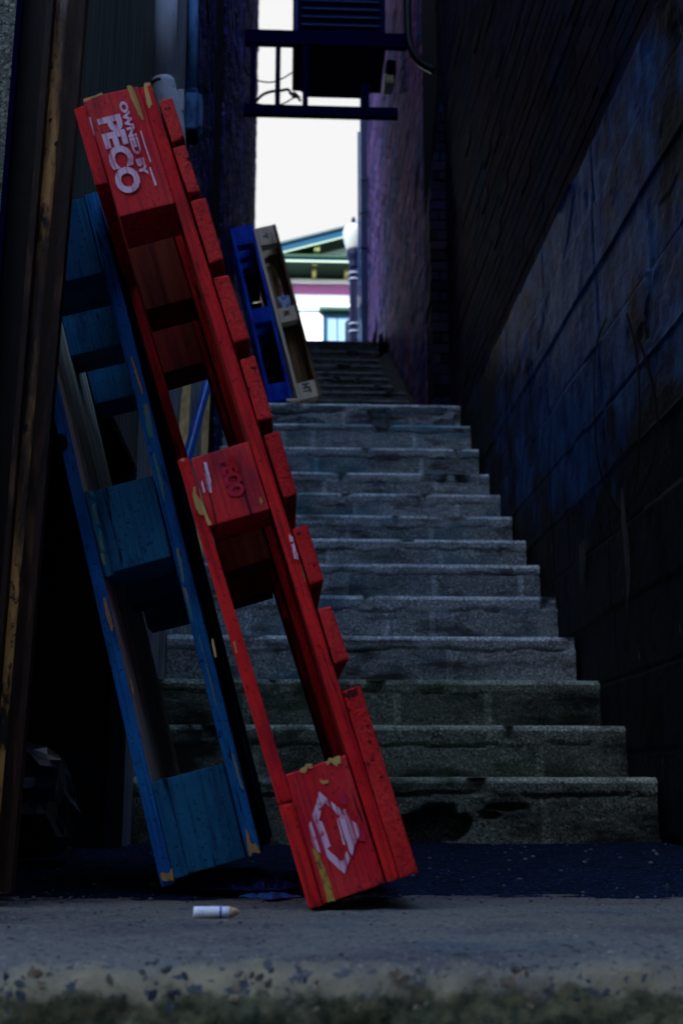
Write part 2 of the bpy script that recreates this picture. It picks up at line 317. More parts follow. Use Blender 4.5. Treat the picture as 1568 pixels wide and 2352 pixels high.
# ------------------------------------------------------------------ staircases
tops = [.184, .349, .519, .707, .905, 1.089, 1.257, 1.434, 1.614, 1.799, 2.021, 2.247, 2.467]
ys = [3.552 + i * .2865 for i in range(13)]
def step_mesh(x0, x1, yf, zb, zt, depth, seed, cap=.05, holes=(), broken=False, joint=.40):
    """front profile from the back of the tread, over a rounded nose, down a rough cap and a block face"""
    g = MB(); H = zt - zb; W = x1 - x0
    nx = int(W / .008); js = [x0 + random.uniform(.1, joint) + k * joint for k in range(int(W / joint) + 1)]
    P = [(depth, 0.), (.10, 0), (.04, 0), (.022, 0), (.015, .0012), (.008, .004), (.003, .009), (0, .014)]
    zz = .018
    while zz < H: P.append((0, zz)); zz += .007
    P.append((0, H))
    def fn(u, v_):
        i = int(round(v_ * (len(P) - 1))); dy, dz = P[i]; x = x0 + W * u
        edge = cap * (1 + .16 * fbm(x * 14, seed, 0) + .18 * fbm(x * 3, seed, 4))
        y = yf + dy; z = zt - dz
        if dy < .015:
            y += .0022 * fbm(x * 40, z * 40, seed) + .006 * fbm(x * 5, z * 6, seed)
            z += .0025 * fbm(x * 9, seed * 3, 1) * (1 if dz < .012 else 0)
            if dz > edge: y += .004
            ck = abs(dz - edge)
            if ck < .0042 and fbm(x * 4, seed, 9) > -.15: y += .009
            if dz > edge + .008:
                for j_ in js:
                    if abs(x - j_ - .002 * fbm(z * 60, seed, 3)) < .010: y += .003
            for (hx, hz, rx, rz, dd) in holes:
                q = math.hypot((x - hx) / rx, (z - hz) / rz) + .35 * fbm(x * 18, z * 18, 5)
                if q < 1: y += dd * min(1, (1 - q) * 6)
            if broken and dz > .018:
                q = fbm(x * 6, z * 16, 2.2)
                if q > .05: y += min(.03, (q - .05) * .4)
            if abs(x - x1) < .03 and dz < .03: z -= .006 * max(0, fbm(z * 30, seed, 8) + .3)
            # chips on the nose
            c_ = fbm(x * 8, seed * 5, 0)
            if c_ > .28 and dz < .05: y += (c_ - .28) * .11
        else: z += .0012 * fbm(x * 20, y * 20, seed)
        return Vector((x, y, z))
    t0 = [random.random() for _ in range(12)]
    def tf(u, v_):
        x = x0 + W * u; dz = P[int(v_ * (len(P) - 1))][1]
        return 3.0 if dz < .016 else .9 if dz < cap else 1.6 if min(abs(x - j_) for j_ in js) < .012 else t0[sum(1 for j_ in js if x > j_)]  # bright nose strip: light caught by the step edge, painted into the tint
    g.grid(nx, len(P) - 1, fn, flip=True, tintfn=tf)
    for xe, fl in ((x0, 0), (x1, 1)):
        q = [(xe, yf + .006, zt - .002), (xe, yf + depth, zt - .002), (xe, yf + depth, zb), (xe, yf + .006, zb)]
        g.face(q if fl else q[::-1], tint=.5)
    return g
stair = empty('staircase', (.35, 3.6, 0), 'wide lower flight of worn grey concrete steps between the alley walls', 'staircase')
stair['kind'] = 'structure'
zb = -.03
for i, (y, z) in enumerate(zip(ys, tops)):
    holes = [(.44, .042, .115, .062, .10), (.655, .098, .062, .013, .04), (.60, .075, .03, .012, .04)] if i == 0 else ()
    xr = 1.045 - (.0 if i < 9 else .005 * (i - 9)) + random.uniform(-.012, .012) + (.02 if i == 0 else 0)
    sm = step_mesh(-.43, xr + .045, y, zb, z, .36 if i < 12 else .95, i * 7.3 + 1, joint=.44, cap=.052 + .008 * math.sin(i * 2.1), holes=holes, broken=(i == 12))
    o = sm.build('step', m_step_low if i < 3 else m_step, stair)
    o.matrix_parent_inverse = Matrix.Translation((-.35, -3.6, 0))
    zb = z - .04
g = MB(); g.box(.74, 1.1, 3.7, 6.95, -.02, .0); g.bm.free()
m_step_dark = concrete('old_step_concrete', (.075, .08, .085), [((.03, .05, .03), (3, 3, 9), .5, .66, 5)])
st2 = empty('staircase', (.3, 7.8, 2.4), 'narrow dark upper flight of mossy steps leading up to the bright street', 'staircase'); st2['kind'] = 'structure'
rows = [918, 899, 884, 868, 854, 838, 824, 806, 784]; rx = [935, 928, 899, 891, 877, 875, 869, 868, 866]
zb = 2.40
def st2_step(x0, x1, y, zb, z, d, s):
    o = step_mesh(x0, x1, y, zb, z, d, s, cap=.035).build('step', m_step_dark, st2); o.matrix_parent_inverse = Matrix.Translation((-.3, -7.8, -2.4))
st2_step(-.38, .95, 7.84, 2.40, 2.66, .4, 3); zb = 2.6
for k, (py, px) in enumerate(zip(rows, rx)):
    Y = 8.16 + k * .3425; p = on_y(px, py, Y)
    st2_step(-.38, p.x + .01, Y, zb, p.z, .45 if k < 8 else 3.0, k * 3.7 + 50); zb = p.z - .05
# earth and rubble filling the gap beside the upper flight
g = MB()
def ef(u, v_):
    Y = 7.7 + 6 * u; x = .70 + .28 * v_; p = on_y(900, 918 - (min(Y, 10.9) - 8.16) * 49, min(Y, 10.9))
    return Vector((x, Y, 2.867 + (min(Y, 10.9) - 8.16) * .555 - .16 + .05 * v_ + .05 * fbm(Y * 6, v_ * 4, 1)))
g.grid(90, 8, ef); tag(g.build('earth', mat('earth', (.03, .028, .022), .95, bump=[((40, 40, 40), .01)])), kind='structure')

# ------------------------------------------------------------------ brick walls
def brick_wall(X, side, y0, y1, z0, z1, bl=.205, bh=.066, mort=.010, z_in=.0, prot=.006):
    """courses of single bricks standing a few mm proud of a mortar plane; side=+1 faces +x, -1 faces -x"""
    g = MB(); g.mi = 1
    q = [(X, y0, z0), (X, y1, z0), (X, y1, z1), (X, y0, z1)]
    g.face(q, tint=.5)
    g.mi = 0; z = z0; r_ = 0
    while z < z1:
        y = y0 - (bl + mort) * (.5 if r_ % 2 else 0) + .02 * random.random(); dz = .004 * math.sin(r_ * 1.3)
        cp = random.uniform(0, .004)
        while y < y1:
            a, b = max(y, y0), min(y + bl, y1)
            if b - a > .02 and random.random() > .006:
                d = cp + random.uniform(.001, prot) + (.006 if random.random() < .05 else 0)
                xa = X; xb = X + side * d; h = bh * random.uniform(.93, 1.02); t = random.random()
                zz = z + random.uniform(-.002, .002)
                for qd in ([(xb, a, zz), (xb, b, zz), (xb, b, zz + h), (xb, a, zz + h)], [(xa, a, zz + h), (xb, a, zz + h), (xb, b, zz + h), (xa, b, zz + h)],
                           [(xa, a, zz), (xb, a, zz), (xb, b, zz), (xa, b, zz)], [(xa, a, zz), (xa, a, zz + h), (xb, a, zz + h), (xb, a, zz)], [(xa, b, zz), (xa, b, zz + h), (xb, b, zz + h), (xb, b, zz)]):
                    g.face(qd, tint=t)
            y += bl + mort
        z += bh + mort; r_ += 1
    return g
RIGHT_NEAR, RIGHT_FAR, LEFT_NEAR, LEFT_FAR = 6.3, 10.5, 8.7, 11.0
rb = empty('brick_building', (2.5, 5, 0), 'tall dark brick building rising above the blue painted retaining wall on the right', 'building')
def child(g, name, mats, par):
    o = g.build(name, mats, par); o.matrix_parent_inverse = Matrix.Translation(par.location).inverted() if par.rotation_euler[:] == (0, 0, 0) else Matrix(); return o
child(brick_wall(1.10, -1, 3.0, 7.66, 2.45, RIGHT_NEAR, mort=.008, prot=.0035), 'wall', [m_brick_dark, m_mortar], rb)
g = MB(); g.box(1.112, 9, .9, 7.9, -.2, RIGHT_NEAR); child(g, 'building_body', m_dark, rb)
g = MB(); g.box(1.0995, 1.1115, 1.3, 3.0, 2.45, RIGHT_NEAR); child(g, 'upper_wall', m_brick_dark, rb)
# corner pier of stacked bricks where the alley narrows
g = MB(); z = 2.3; k = 0
while z < 6.2:
    h = .066; wv = .125 if z < 4.1 else max(0.012, .125 - (z - 4.1) * .1)
    for (a, b) in (((0, .5), (.5, 1)) if k % 2 else ((0, 1),)):
        xa = 1.10 - wv * b + .003; xb = 1.10 - wv * a - .003
        g.box(xa + random.uniform(-.006, .006), xb, 7.655 + random.uniform(-.008, .004), 7.9, z, z + h, bevel=.003)
    z += .076; k += 1
child(g, 'corner_pier', m_brick_dark, rb)
rb2 = empty('brick_building', (2.5, 11, 2.4), 'purple tinged brick building on the right at the far bright end of the alley', 'building')
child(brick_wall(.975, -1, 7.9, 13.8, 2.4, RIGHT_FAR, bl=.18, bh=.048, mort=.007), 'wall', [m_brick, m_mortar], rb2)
g = MB(); g.box(.976, 9, 7.901, 13.8, 2.0, RIGHT_FAR); child(g, 'building_body', m_dark, rb2)
lb = empty('brick_building', (-2, 9, 2.4), 'brick building with blue glinting courses on the left past the pipes', 'building')
child(brick_wall(-.38, 1, 6.0, 12.05, 1.6, LEFT_FAR, bl=.16, bh=.040, mort=.006, prot=.009), 'wall', [m_brick_blue, m_mortar], lb)
child(brick_wall(-.43, 1, 4.42, 6.0, 2.56, LEFT_NEAR, bl=.16, bh=.040, mort=.006, prot=.009), 'wall', [m_brick_blue, m_mortar], lb)
g = MB(); g.box(-9, -.384, 6.0, 12.05, 0, LEFT_FAR); child(g, 'building_body', m_dark, lb)
# board marked retaining wall, painted blue long ago
lines = [0, .26, .50, .74, .98, 1.20, 1.43, 1.68, 1.94, 2.20, 2.45]
offs = [random.uniform(-.006, .006) for _ in lines]
g = MB()
def wf(u, v_):
    y = 1.25 + 6.4 * u; z = -.05 + 2.5 * v_
    k = max(i for i, l in enumerate(lines) if z + .0001 >= l or i == 0)
    d = offs[k] + .006 * fbm(y * 2, z * 2, 1) + .0016 * fbm(y * 14, z * 16, 4) + .0008 * fbm(y * 70, z * 60, 6)
    if min(abs(z - l) for l in lines) < .004: d += -.007 if fbm(y * 2, z, 3) > -.2 else .006
    for yj in (3.9, 4.75, 5.6, 6.5):
        if abs(y - yj - .004 * fbm(z * 20, 1, 1)) < .008: d -= .005
    q = fbm(y * 2.4, z * 2.4, 14)
    if q > .25: d -= min(.003, (q - .25) * .2)
    return Vector((1.088 - d, y, z))
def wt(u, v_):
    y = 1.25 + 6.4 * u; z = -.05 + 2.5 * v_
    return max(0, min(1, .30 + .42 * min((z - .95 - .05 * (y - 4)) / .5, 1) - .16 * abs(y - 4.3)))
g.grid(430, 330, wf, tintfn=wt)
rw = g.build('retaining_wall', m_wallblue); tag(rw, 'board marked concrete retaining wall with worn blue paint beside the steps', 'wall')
# sprayed black loops on the wall
g = MB()
def stroke(pts, r_):
    P = [on_x(x, y, 1.075) for x, y in pts]; Q = []
    for i in range(len(P) - 1):
        p0, p1, p2, p3 = P[max(i - 1, 0)], P[i], P[i + 1], P[min(i + 2, len(P) - 1)]
        for k in range(8):
            t = k / 8; Q.append(.5 * ((2 * p1) + (-p0 + p2) * t + (2 * p0 - 5 * p1 + 4 * p2 - p3) * t * t + (-p0 + 3 * p1 - 3 * p2 + p3) * t ** 3))
    Q.append(P[-1])
    for a, b in zip(Q, Q[1:]):
        d = (b - a).normalized(); n_ = Vector((0, d.z, -d.y)) * r_
        x = 1.0715
        g.face([(x, a.y - n_.y, a.z - n_.z), (x, b.y - n_.y, b.z - n_.z), (x, b.y + n_.y, b.z + n_.z), (x, a.y + n_.y, a.z + n_.z)])
stroke([(1395, 730), (1370, 800), (1366, 930), (1375, 1060), (1398, 1130), (1425, 1178), (1452, 1150), (1468, 1060), (1470, 920), (1462, 800), (1440, 720)], .010)
stroke([(1462, 760), (1500, 880), (1512, 1000), (1490, 1090), (1455, 1160)], .010)
child(g, 'graffiti', m_graf, rw)
g = MB()
for pts in ([(1424, 1122), (1430, 1122), (1436, 1190), (1444, 1260), (1446, 1330), (1441, 1400), (1436, 1400), (1438, 1330), (1430, 1250), (1425, 1180)], [(1328, 1250), (1345, 1240), (1344, 1290), (1336, 1345), (1330, 1340), (1330, 1290)]):
    P = [on_x(x, y, 1.07) for x, y in pts]; g.face([(1.0695, p.y, p.z) for p in P])
child(g, 'paint_drip', mat('pale_drip', (.11, .10, .10), .8, [((.03, .03, .04), (40, 40, 15), .5, .62)]), rw)
for o in list(scene.objects):
    if o.name.startswith(('graffiti', 'paint_drip')): o.parent = rw; o.matrix_parent_inverse = Matrix()

# left side: panel above a dark recess, then grey planks
lw = empty('plank_wall', (-.6, 3, 0), 'weathered wall on the left with a grey green panel above a black recess and grey planks', 'wall')
g = MB(); g.box(-.47, -.43, 1.75, 3.35, 1.05, 8); child(g, 'panel', m_panel, lw)
g = MB()
for k in range(14):
    y = 3.36 + k * .19; g.box(-.47, -.432 + random.uniform(-.004, .004), y, y + .184, -.1, 2.55 if y > 4.4 else 8, bevel=.002)
child(g, 'planks', m_grey, lw)
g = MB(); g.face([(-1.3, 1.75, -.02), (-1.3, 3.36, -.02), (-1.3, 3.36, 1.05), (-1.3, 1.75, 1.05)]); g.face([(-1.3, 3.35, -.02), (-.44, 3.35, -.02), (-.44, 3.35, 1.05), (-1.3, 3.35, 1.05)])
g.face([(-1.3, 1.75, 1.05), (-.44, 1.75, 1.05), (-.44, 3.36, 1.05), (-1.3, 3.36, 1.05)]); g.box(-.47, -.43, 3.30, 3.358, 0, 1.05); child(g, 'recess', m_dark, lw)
# concrete pier at the alley mouth and the facades either side of it
g = MB(); g.box(-1.2, -.408, 1.66, 1.745, -.17, 3.2, bevel=.004); g.box(-1.2, -.471, 1.745, 5.99, 1.06, LEFT_NEAR); g.box(-1.2, -.475, 3.361, 5.99, -.2, 1.059); g.box(-9, -1.2, 1.3, 5.99, -.2, LEFT_NEAR); g.box(-1.2, -.47, 1.66, 1.745, 3.2, LEFT_NEAR)
tag(g.build('concrete_pier', concrete('pier_concrete', (.16, .17, .14))), 'grey concrete pier at the extreme left edge behind the rusty posts', 'pier')
g = MB(); g.box(-30, 30, -14, -9.5, -.17, 15.6); tag(g.build('sun_blocking_building', m_render), 'unseen rendered building added behind the viewer to block the sun', 'building')  # unseen building added to keep the sun out, its height set for that

# ------------------------------------------------------------------ rusty posts at the left
def lean_strip(g, x0a, x0b, x1a, x1b, Y, y_top=-60, y_bot=2050, th=.02, n=24):
    """an upright plate whose edges run from the base to the top of the picture"""
    for k in range(n):
        ta, tb = k / n, (k + 1) / n; q = []
        for t in (ta, tb):
            py = y_bot + (y_top - y_bot) * t
            q.append((on_y(x0a + (x1a - x0a) * t, py, Y), on_y(x0b + (x1b - x0b) * t, py, Y)))
        (a, b), (c, d) = q; o_ = Vector((0, th, 0))
        g.face([a, b, d, c], tint=.5); g.face([b, b + o_, d + o_, d], tint=.5); g.face([a + o_, a, c, c + o_], tint=.5)
def post(label, bits):
    r_ = empty('steel_post', (-.38, 1.58, 0), label, 'post', 'steel posts at the alley mouth')
    for nm, m_, args in bits:
        g = MB()
        if nm == 'pipe':
            x0, x1, rr, Y = args; a = on_y(x0, 2050, Y); b = on_y(x1, -60, Y)
            g.tube([a + (b - a) * (i / 14) for i in range(15)], rr, 20)
        else: lean_strip(g, *args)
        child(g, nm, m_, r_)
post('rusty steel channel post with an ochre rust streak nearest the pallets',
     [('pipe', m_rust, (-16, 154, .020, 1.608)), ('flange', m_brownsteel, (10, 26, 187, 203, 1.565)), ('web', m_brownsteel, (-14, 12, 166, 188, 1.585)), ('flange', m_brownsteel, (-50, -40, 112, 128, 1.57))])
post('black steel post at the far left against the concrete pier',
     [('web', m_steel, (-120, -50, 50, 112, 1.60)), ('flange', m_black, (-124, -112, 44, 56, 1.585))])
g = MB(); lean_strip(g, 8, 22, 190, 207, 1.70, th=.01); tag(g.build('door_jamb', m_bluestrip), 'thin blue painted jamb strip behind the rusty post', 'door jamb')

# ------------------------------------------------------------------ pallets
def local(o): return o.matrix_world.inverted()
class Pallet:
    def __init__(s, O, lean, L, T, W, label, Y):
        s.O = Vector(O); s.root = empty('pallet', O, label, 'pallet', 'pallets leaning against the left wall', rot=(0, -lean, 0)); s.lean = lean
        s.M = Matrix.Translation(O) @ Matrix.Rotation(-lean, 4, 'Y'); s.I = s.M.inverted(); s.L, s.T, s.W, s.Y = L, T, W, Y
    def loc(s, x, y, off=-.0012):
        p = s.I @ on_y(x, y, s.Y); return Vector((p.x, off, p.z))
    def part(s, name, mats, *b, bevel=.0022, fm=None, j=.0012):
        g = MB(); g.box(*b, bevel=bevel, j=j, mats=fm); return g.build(name, mats, s.root)
    def marks(s, name, m, polys, off=-.0012, rough=.0, par=None):
        for pts in polys:
            g = MB()
            P = [s.loc(x, y, off) for x, y in pts]; Q = []
            for a, b in zip(P, P[1:] + P[:1]):
                n_ = max(1, int((b - a).length / .0022))
                for k in range(n_):
                    q = a.lerp(b, k / n_)
                    if rough: q += Vector((noise.noise(q * 210) * rough, 0, noise.noise(Vector((q.x * 420, 0, q.z * 60))) * rough * 6))
                    Q.append(q)
            g.face(Q); g.build(name, m, par or s.root)
    def text(s, name, m, txt, x0, x1, z0, z1, par=None, off=-.0013, rough=.0):
        """letters turned a quarter turn clockwise: they read downwards; box x0..x1 across, z0 (top) .. z1 (bottom)"""
        cu = bpy.data.curves.new('t', 'FONT'); cu.body = txt; cu.resolution_u = 4; cu.offset = .05
        t = bpy.data.objects.new('t', cu); scene.collection.objects.link(t); bpy.context.view_layer.update()
        me = bpy.data.meshes.new_from_object(t.evaluated_get(bpy.context.evaluated_depsgraph_get())); bpy.data.objects.remove(t)
        xs = [v_.co.x for v_ in me.vertices]; zs = [v_.co.y for v_ in me.vertices]; a, b, c, d = min(xs), max(xs), min(zs), max(zs)
        for v_ in me.vertices:
            u = (v_.co.x - a) / (b - a); q = (v_.co.y - c) / (d - c)
            v_.co = Vector((x0 + (x1 - x0) * q, off, z0 + (z1 - z0) * u))
        me.materials.append(m); o = bpy.data.objects.new(name, me); scene.collection.objects.link(o); o.parent = par or s.root; return o

# --- the red one in front
A = Pallet((.034, 1.50, .004), R(17.5), 1.118, .132, .72, 'tall red stencilled wooden pallet leaning in front of the blue one', 1.50)
L = A.L
xr0, xr1, xs1, xd1 = .0155, .096, .112, .130          # runner | block | stringer | deck
spans = [(0, .159), (.483, .579), (.932, L)]
rowsy = [(0, .10), (.325, .42), (.62, .72)]
for r_, (a, b) in enumerate(rowsy):
    for k, (c, d) in enumerate(spans):
        tilt = .0
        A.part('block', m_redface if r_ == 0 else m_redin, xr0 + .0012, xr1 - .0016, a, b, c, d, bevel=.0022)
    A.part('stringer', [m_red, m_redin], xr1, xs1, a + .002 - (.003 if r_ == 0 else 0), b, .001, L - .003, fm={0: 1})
    # bottom runners, the upper half of the front one is broken away
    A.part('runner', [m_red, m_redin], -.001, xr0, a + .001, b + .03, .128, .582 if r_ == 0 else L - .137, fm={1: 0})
for c, d in ((0, .125), (.984, 1.106)):
    A.part('end_board', m_red, -.001, xr0, -.003, .715, c, d)
    # cross bearers under the deck
for c, d in spans[1:2]:
    A.part('end_board', m_red, -.0005, xr0 - .001, .13, .70, c, d)
deckz = []
for y0, y1 in ((226, 332), (334, 455), (457, 618), (632, 792), (817, 968), (994, 1146), (1207, 1340), (1389, 1520), (1578, 1790), (1793, 2030)):
    pass
def zof(x, y): return (A.I @ on_y(x, y, 1.5)).z
for (xa, ya, xb, yb) in ((375, 226, 405, 333), (405, 335, 440, 455), (440, 457, 492, 612), (500, 632, 548, 795), (558, 817, 610, 972), (618, 994, 665, 1150), (682, 1207, 735, 1345), (740, 1389, 795, 1524), (800, 1578, 930, 2036)):
    zt, zb_ = zof(xa, ya), max(.001, zof(xb, yb)); e = random.uniform(-.002, .003)
    A.part('deck_board', [m_red_end, m_redin], xs1 + .0024, xd1 + .004 + e, -.004 + random.uniform(-.004, .003), .72, zb_ + (.004 if zb_ > .1 else 0), zt - .004, bevel=.0028, j=.0016, fm={0: 1, 4: 1, 5: 1})  # darker inner wood on tops, undersides and inner faces paints in shade
# worn patches and stencils
A.marks('bare_patch', m_baremark, [[(292, 200), (303, 197), (318, 232), (331, 276), (328, 279), (318, 262), (303, 230)], [(331, 192), (345, 190), (352, 205), (349, 218), (355, 236), (347, 243), (343, 252), (338, 240), (333, 215)],
      [(193, 230), (215, 221), (236, 213), (236, 218), (216, 226), (200, 233), (194, 238)]], rough=.0006)
A.marks('bare_patch', m_baremark, [[(444, 1118), (449, 1116), (452, 1140), (462, 1150), (478, 1185), (487, 1207), (478, 1206), (470, 1186), (458, 1180), (449, 1165), (443, 1140)], [(598, 1140), (603, 1150), (600, 1160), (596, 1150)], [(414, 1055), (421, 1050), (424, 1057), (417, 1060)]], rough=.0006)
A.marks('bare_patch', m_baremark, [[(688, 1766), (700, 1757), (716, 1752), (717, 1762), (707, 1768), (700, 1774), (690, 1774)], [(747, 1746), (780, 1738), (783, 1752), (772, 1760), (760, 1752), (750, 1757)], [(735, 1788), (740, 1795), (752, 1791), (754, 1797), (745, 1803), (736, 1798)], [(486, 1560 - 90), (490, 1560 - 92), (498, 1580 - 70), (493, 1580 - 72)],
      [(536, 1475), (540, 1472), (546, 1500), (543, 1502)]], rough=.0006)
A.marks('yellow_stripe', m_yellow, [[(716, 1948), (726, 1950), (747, 1995), (770, 2068), (752, 2072), (736, 2010)]], rough=.0006)
A.text('lettering', m_white, 'OWNED BY', .061, .0725, 1.099, .982)
A.text('lettering', m_white, 'PECO', .026, .059, 1.082, .962)
A.marks('lettering', m_white, [[(322, 302), (325, 300), (348, 372), (345, 374)], [(343, 385), (346, 384), (361, 425), (356, 428)], [(205, 272), (209, 270), (218, 312), (213, 316)]], rough=.0003)
A.marks('paint_smear', m_white, [[(468, 1062), (474, 1060), (478, 1078), (484, 1100), (487, 1130), (480, 1134), (474, 1110), (470, 1085)], [(462, 1108), (466, 1107), (473, 1134), (468, 1134)]], rough=.0010)
A.text('lettering', m_pink, 'PECO', .050, .072, .565, .512)
# diamond with an arrow inside: outline built from quads
def dpx(zx, zy): return (1000 + zx * .3508) * .6272, (2700 + zy * .3508) * .6272
D = lambda pts: [dpx(*p) for p in pts]
A.marks('diamond_emblem', m_white2, [D([(480, 565), (530, 610), (690, 740), (705, 775), (700, 838), (640, 770), (540, 680), (515, 720), (475, 870), (510, 880), (560, 1020), (598, 1135), (560, 1160), (600, 1200), (700, 1285), (725, 1290), (765, 1185), (800, 1260), (745, 1420), (700, 1390), (560, 1250), (450, 1180), (400, 1090), (372, 930), (400, 830), (450, 690)]),
      D([(715, 745), (755, 750), (770, 810), (795, 825), (830, 880), (870, 895), (905, 1000), (880, 1060), (845, 1140), (825, 1235), (790, 1190), (770, 1090), (745, 1050), (752, 1125), (730, 1120), (700, 1000), (662, 850), (700, 830)])])
A.marks('pink_smear', m_pink, [D([(905, 950), (960, 990), (950, 1060), (930, 1110), (890, 1060)]), D([(690, 600), (750, 590), (770, 700), (700, 700)])], rough=.001)
A.marks('paint_smear', m_white, [[(664, 1232), (670, 1231), (674, 1244), (667, 1246)], [(668, 1250), (676, 1248), (680, 1266), (672, 1268)], [(674, 1272), (682, 1270), (686, 1288), (678, 1290)]], off=-.0045, rough=.0012)
# red board splinter face left of lower block and small cracks
A.marks('crack', m_crack, [[(648, 1866), (668, 1862), (668, 1864), (648, 1868)], [(466, 1066), (468, 1066), (500, 1210), (497, 1210)]])

# --- blue pallet behind it
B = Pallet((-.168, 1.76, .012), R(15.2), 1.06, .150, .68, 'weathered blue wooden pallet behind the red one at the left', 1.76)
L = B.L; xr0, xr1, xs1 = .018, .124, .145
spans = [(.0, .142), (.447, .583), (.917, 1.058)]
rowsy = [(0, .13), (.30, .40), (.58, .68)]
for r_, (a, b) in enumerate(rowsy):
    for c, d in spans: B.part('block', m_blueblk, xr0 + .001, xr1 - .0015, a + .004, b, c + .006, d, bevel=.0025)
    B.part('stringer', m_blue, xr1, xs1, a - .001, b, .006, L, bevel=.003)
    if r_ == 0: B.part('runner', [m_blue, m_weath], 0, xr0, a, .56, -.002, L - .02, fm={1: 1}, bevel=.0018)
for c, d in spans: B.part('bearer', m_blueblk, xr1 + .0005, xs1 - .001, .135, .575, c + .01, d)
for k, (a, b) in enumerate(((.145, .24), (.25, .29), (.41, .50))): B.part('deck_board', m_blueblk, xs1 + .001, xs1 + .012, a, b, .01, L)
B.part('deck_board', m_blackm, xs1 + .0005, xs1 + .010, .03, .67, .03, L - .02)  # black board paints the shade along the stringer's right side
B.part('nail_plate', m_blueblk, .020, .034, -.002, .02, .447, .582, bevel=.001)
B.part('nail_plate', m_blueblk, .020, .040, -.002, .02, .004, .142, bevel=.001)
B.marks('bare_patch', m_teal, [[(330, 930), (338, 925), (348, 965), (352, 1005), (346, 1010), (337, 990)], [(405, 1262), (410, 1260), (420, 1300), (424, 1345), (418, 1340)], [(350, 1040), (354, 1035), (372, 1100), (380, 1150), (376, 1152)], [(420, 1350), (428, 1352), (445, 1425), (440, 1428)], [(455, 1460), (459, 1458), (500, 1620), (497, 1625)], [(530, 1730), (534, 1728), (560, 1810), (556, 1812)]], off=-.0022, rough=.0012)
B.marks('bare_patch', m_baremark, [[(300, 820), (303, 818), (320, 868), (330, 905), (327, 908), (312, 862)], [(238, 1376), (243, 1372), (252, 1405), (262, 1440), (258, 1450), (246, 1420)], [(368, 2010), (372, 2000), (385, 2008), (396, 1995), (400, 2018), (377, 2024)], [(564, 1905), (571, 1915), (576, 1935), (590, 1940), (598, 1955), (571, 1962)], [(299, 1560), (303, 1560), (309, 1590), (306, 1596)]], off=-.0032, rough=.0008)
B.marks('stencil', m_teal, [[(207, 1130), (214, 1128), (216, 1140), (208, 1142)], [(212, 1165), (220, 1162), (228, 1200), (222, 1205)], [(226, 1225), (233, 1222), (240, 1262), (234, 1266)], [(233, 1275), (240, 1272), (245, 1300), (239, 1302)]], off=-.0050, rough=.0012)
B.marks('knot_hole', m_dark, [[(130, 1000), (142, 995), (152, 1003), (157, 1016), (154, 1030), (144, 1038), (132, 1036)]], off=-.0020)

# --- two pallets on the landing
def small(O, lean, label, mf, mb, mi, ml, Y, T=.132, L=1.19, W=.46, closed=False):
    P = Pallet(O, lean, L, T, W, label, Y); t = .020
    for a, b in ((0, .09), (.20, .28), (.37, .46)):
        for c, d in ((0, .115), (.52, .625), (1.06, L)): P.part('block', mb, t + .001, T - t - .001, a, b, c + .003, d - .003)
        P.part('runner', [mf, mi], 0, t, a, b + .02, 0, L, fm={1: 1}); P.part('stringer', [ml, mi], T - t, T, a, b, 0, L, fm={0: 1})
    for a, b in ((.093, .197), (.283, .367)): P.part('deck_board', [mi, mi], T - t, T - .004, a, b, .0, L)
    if closed:
        for c, d in ((.122, .30), (.306, .512), (.632, .84), (.848, 1.05)): P.part('rear_slat', mi, t + .002, T - t - .002, .43, .45, c, d)
    return P
p = on_y(618, 915, 7.04)
Bl = small((p.x, 7.04, 2.482), R(13.0), 'vivid blue pallet on the landing left of the bare wood one', m_bright, m_bright, m_blackm, m_bright, 7.04, T=.150, closed=True)  # inner faces and slats made black: shade of the openings painted in
p = on_y(685, 908, 7.06)
Wd = small((p.x, 7.06, 2.50), R(14.6), 'unpainted pale wood pallet on the landing against the sky', m_pale, m_pale, m_plank_dark, m_plank_dark, 7.06, T=.150)
for k in range(3): Wd.part('inner_slat', m_plank_dark, .024 + k * .0345, .056 + k * .0345, .12, .14, .10, 1.04 - (.07 if k == 0 else 0), j=.002)
Wd.marks('label_sticker', m_label, [[(637, 682), (664, 678), (668, 698), (663, 707), (651, 706), (643, 700)]])
Wd.text('stamp', m_ink, 'HT', .045, .095, .10, .035); Wd.text('stamp', m_ink, 'T', .05, .08, 1.14, 1.10); Wd.text('stamp', m_ink, 'EPAL', .052, .088, .595, .56, off=-.002)
g = MB(); g.box(.02, .11, 7.05, 7.2, 2.468, 2.500); tag(g.build('timber_offcut', m_plank_dark), 'dark timber offcut under the bare wood pallet', 'timber')
g = MB(); a = on_y(658, 933, 6.985); b = on_y(688, 929, 6.985); g.box(a.x, b.x, 6.96, 6.99, 2.470, 2.484, j=.003, bevel=.002); tag(g.build('wood_scrap', m_pale), 'short pale wood scrap on the landing edge below the blue pallet', 'wood scrap')

# ------------------------------------------------------------------ sticks and tube propped on the steps
def stick(name, m, a, b, wx, wy, label, cat, round_=False, group=None):
    a, b = Vector(a), Vector(b); g = MB()
    if round_: g.tube([a.lerp(b, k / 8) for k in range(9)], wx, 14)
    else:
        d = (b - a).normalized(); s_ = Vector((1, 0, 0)); s_ = (s_ - d * s_.dot(d)).normalized(); t = d.cross(s_)
        P = [[q + s_ * sx * wx + t * sy * wy for sx, sy in ((-1, -1), (1, -1), (1, 1), (-1, 1))] for q in (a, b)]
        for k in range(4): g.face([P[0][k], P[0][(k + 1) % 4], P[1][(k + 1) % 4], P[1][k]], tint=.5)
        g.face(P[0][::-1]); g.face(P[1])
    return tag(g.build(name, m), label, cat, group)
stick('timber_stick', m_stick, on_y(402, 1345, 4.40), on_y(429, 880, 4.72), .018, .010, 'squared yellow lumber stick behind the blue tube, its cut top showing', 'stick', group='timber sticks propped on the steps')
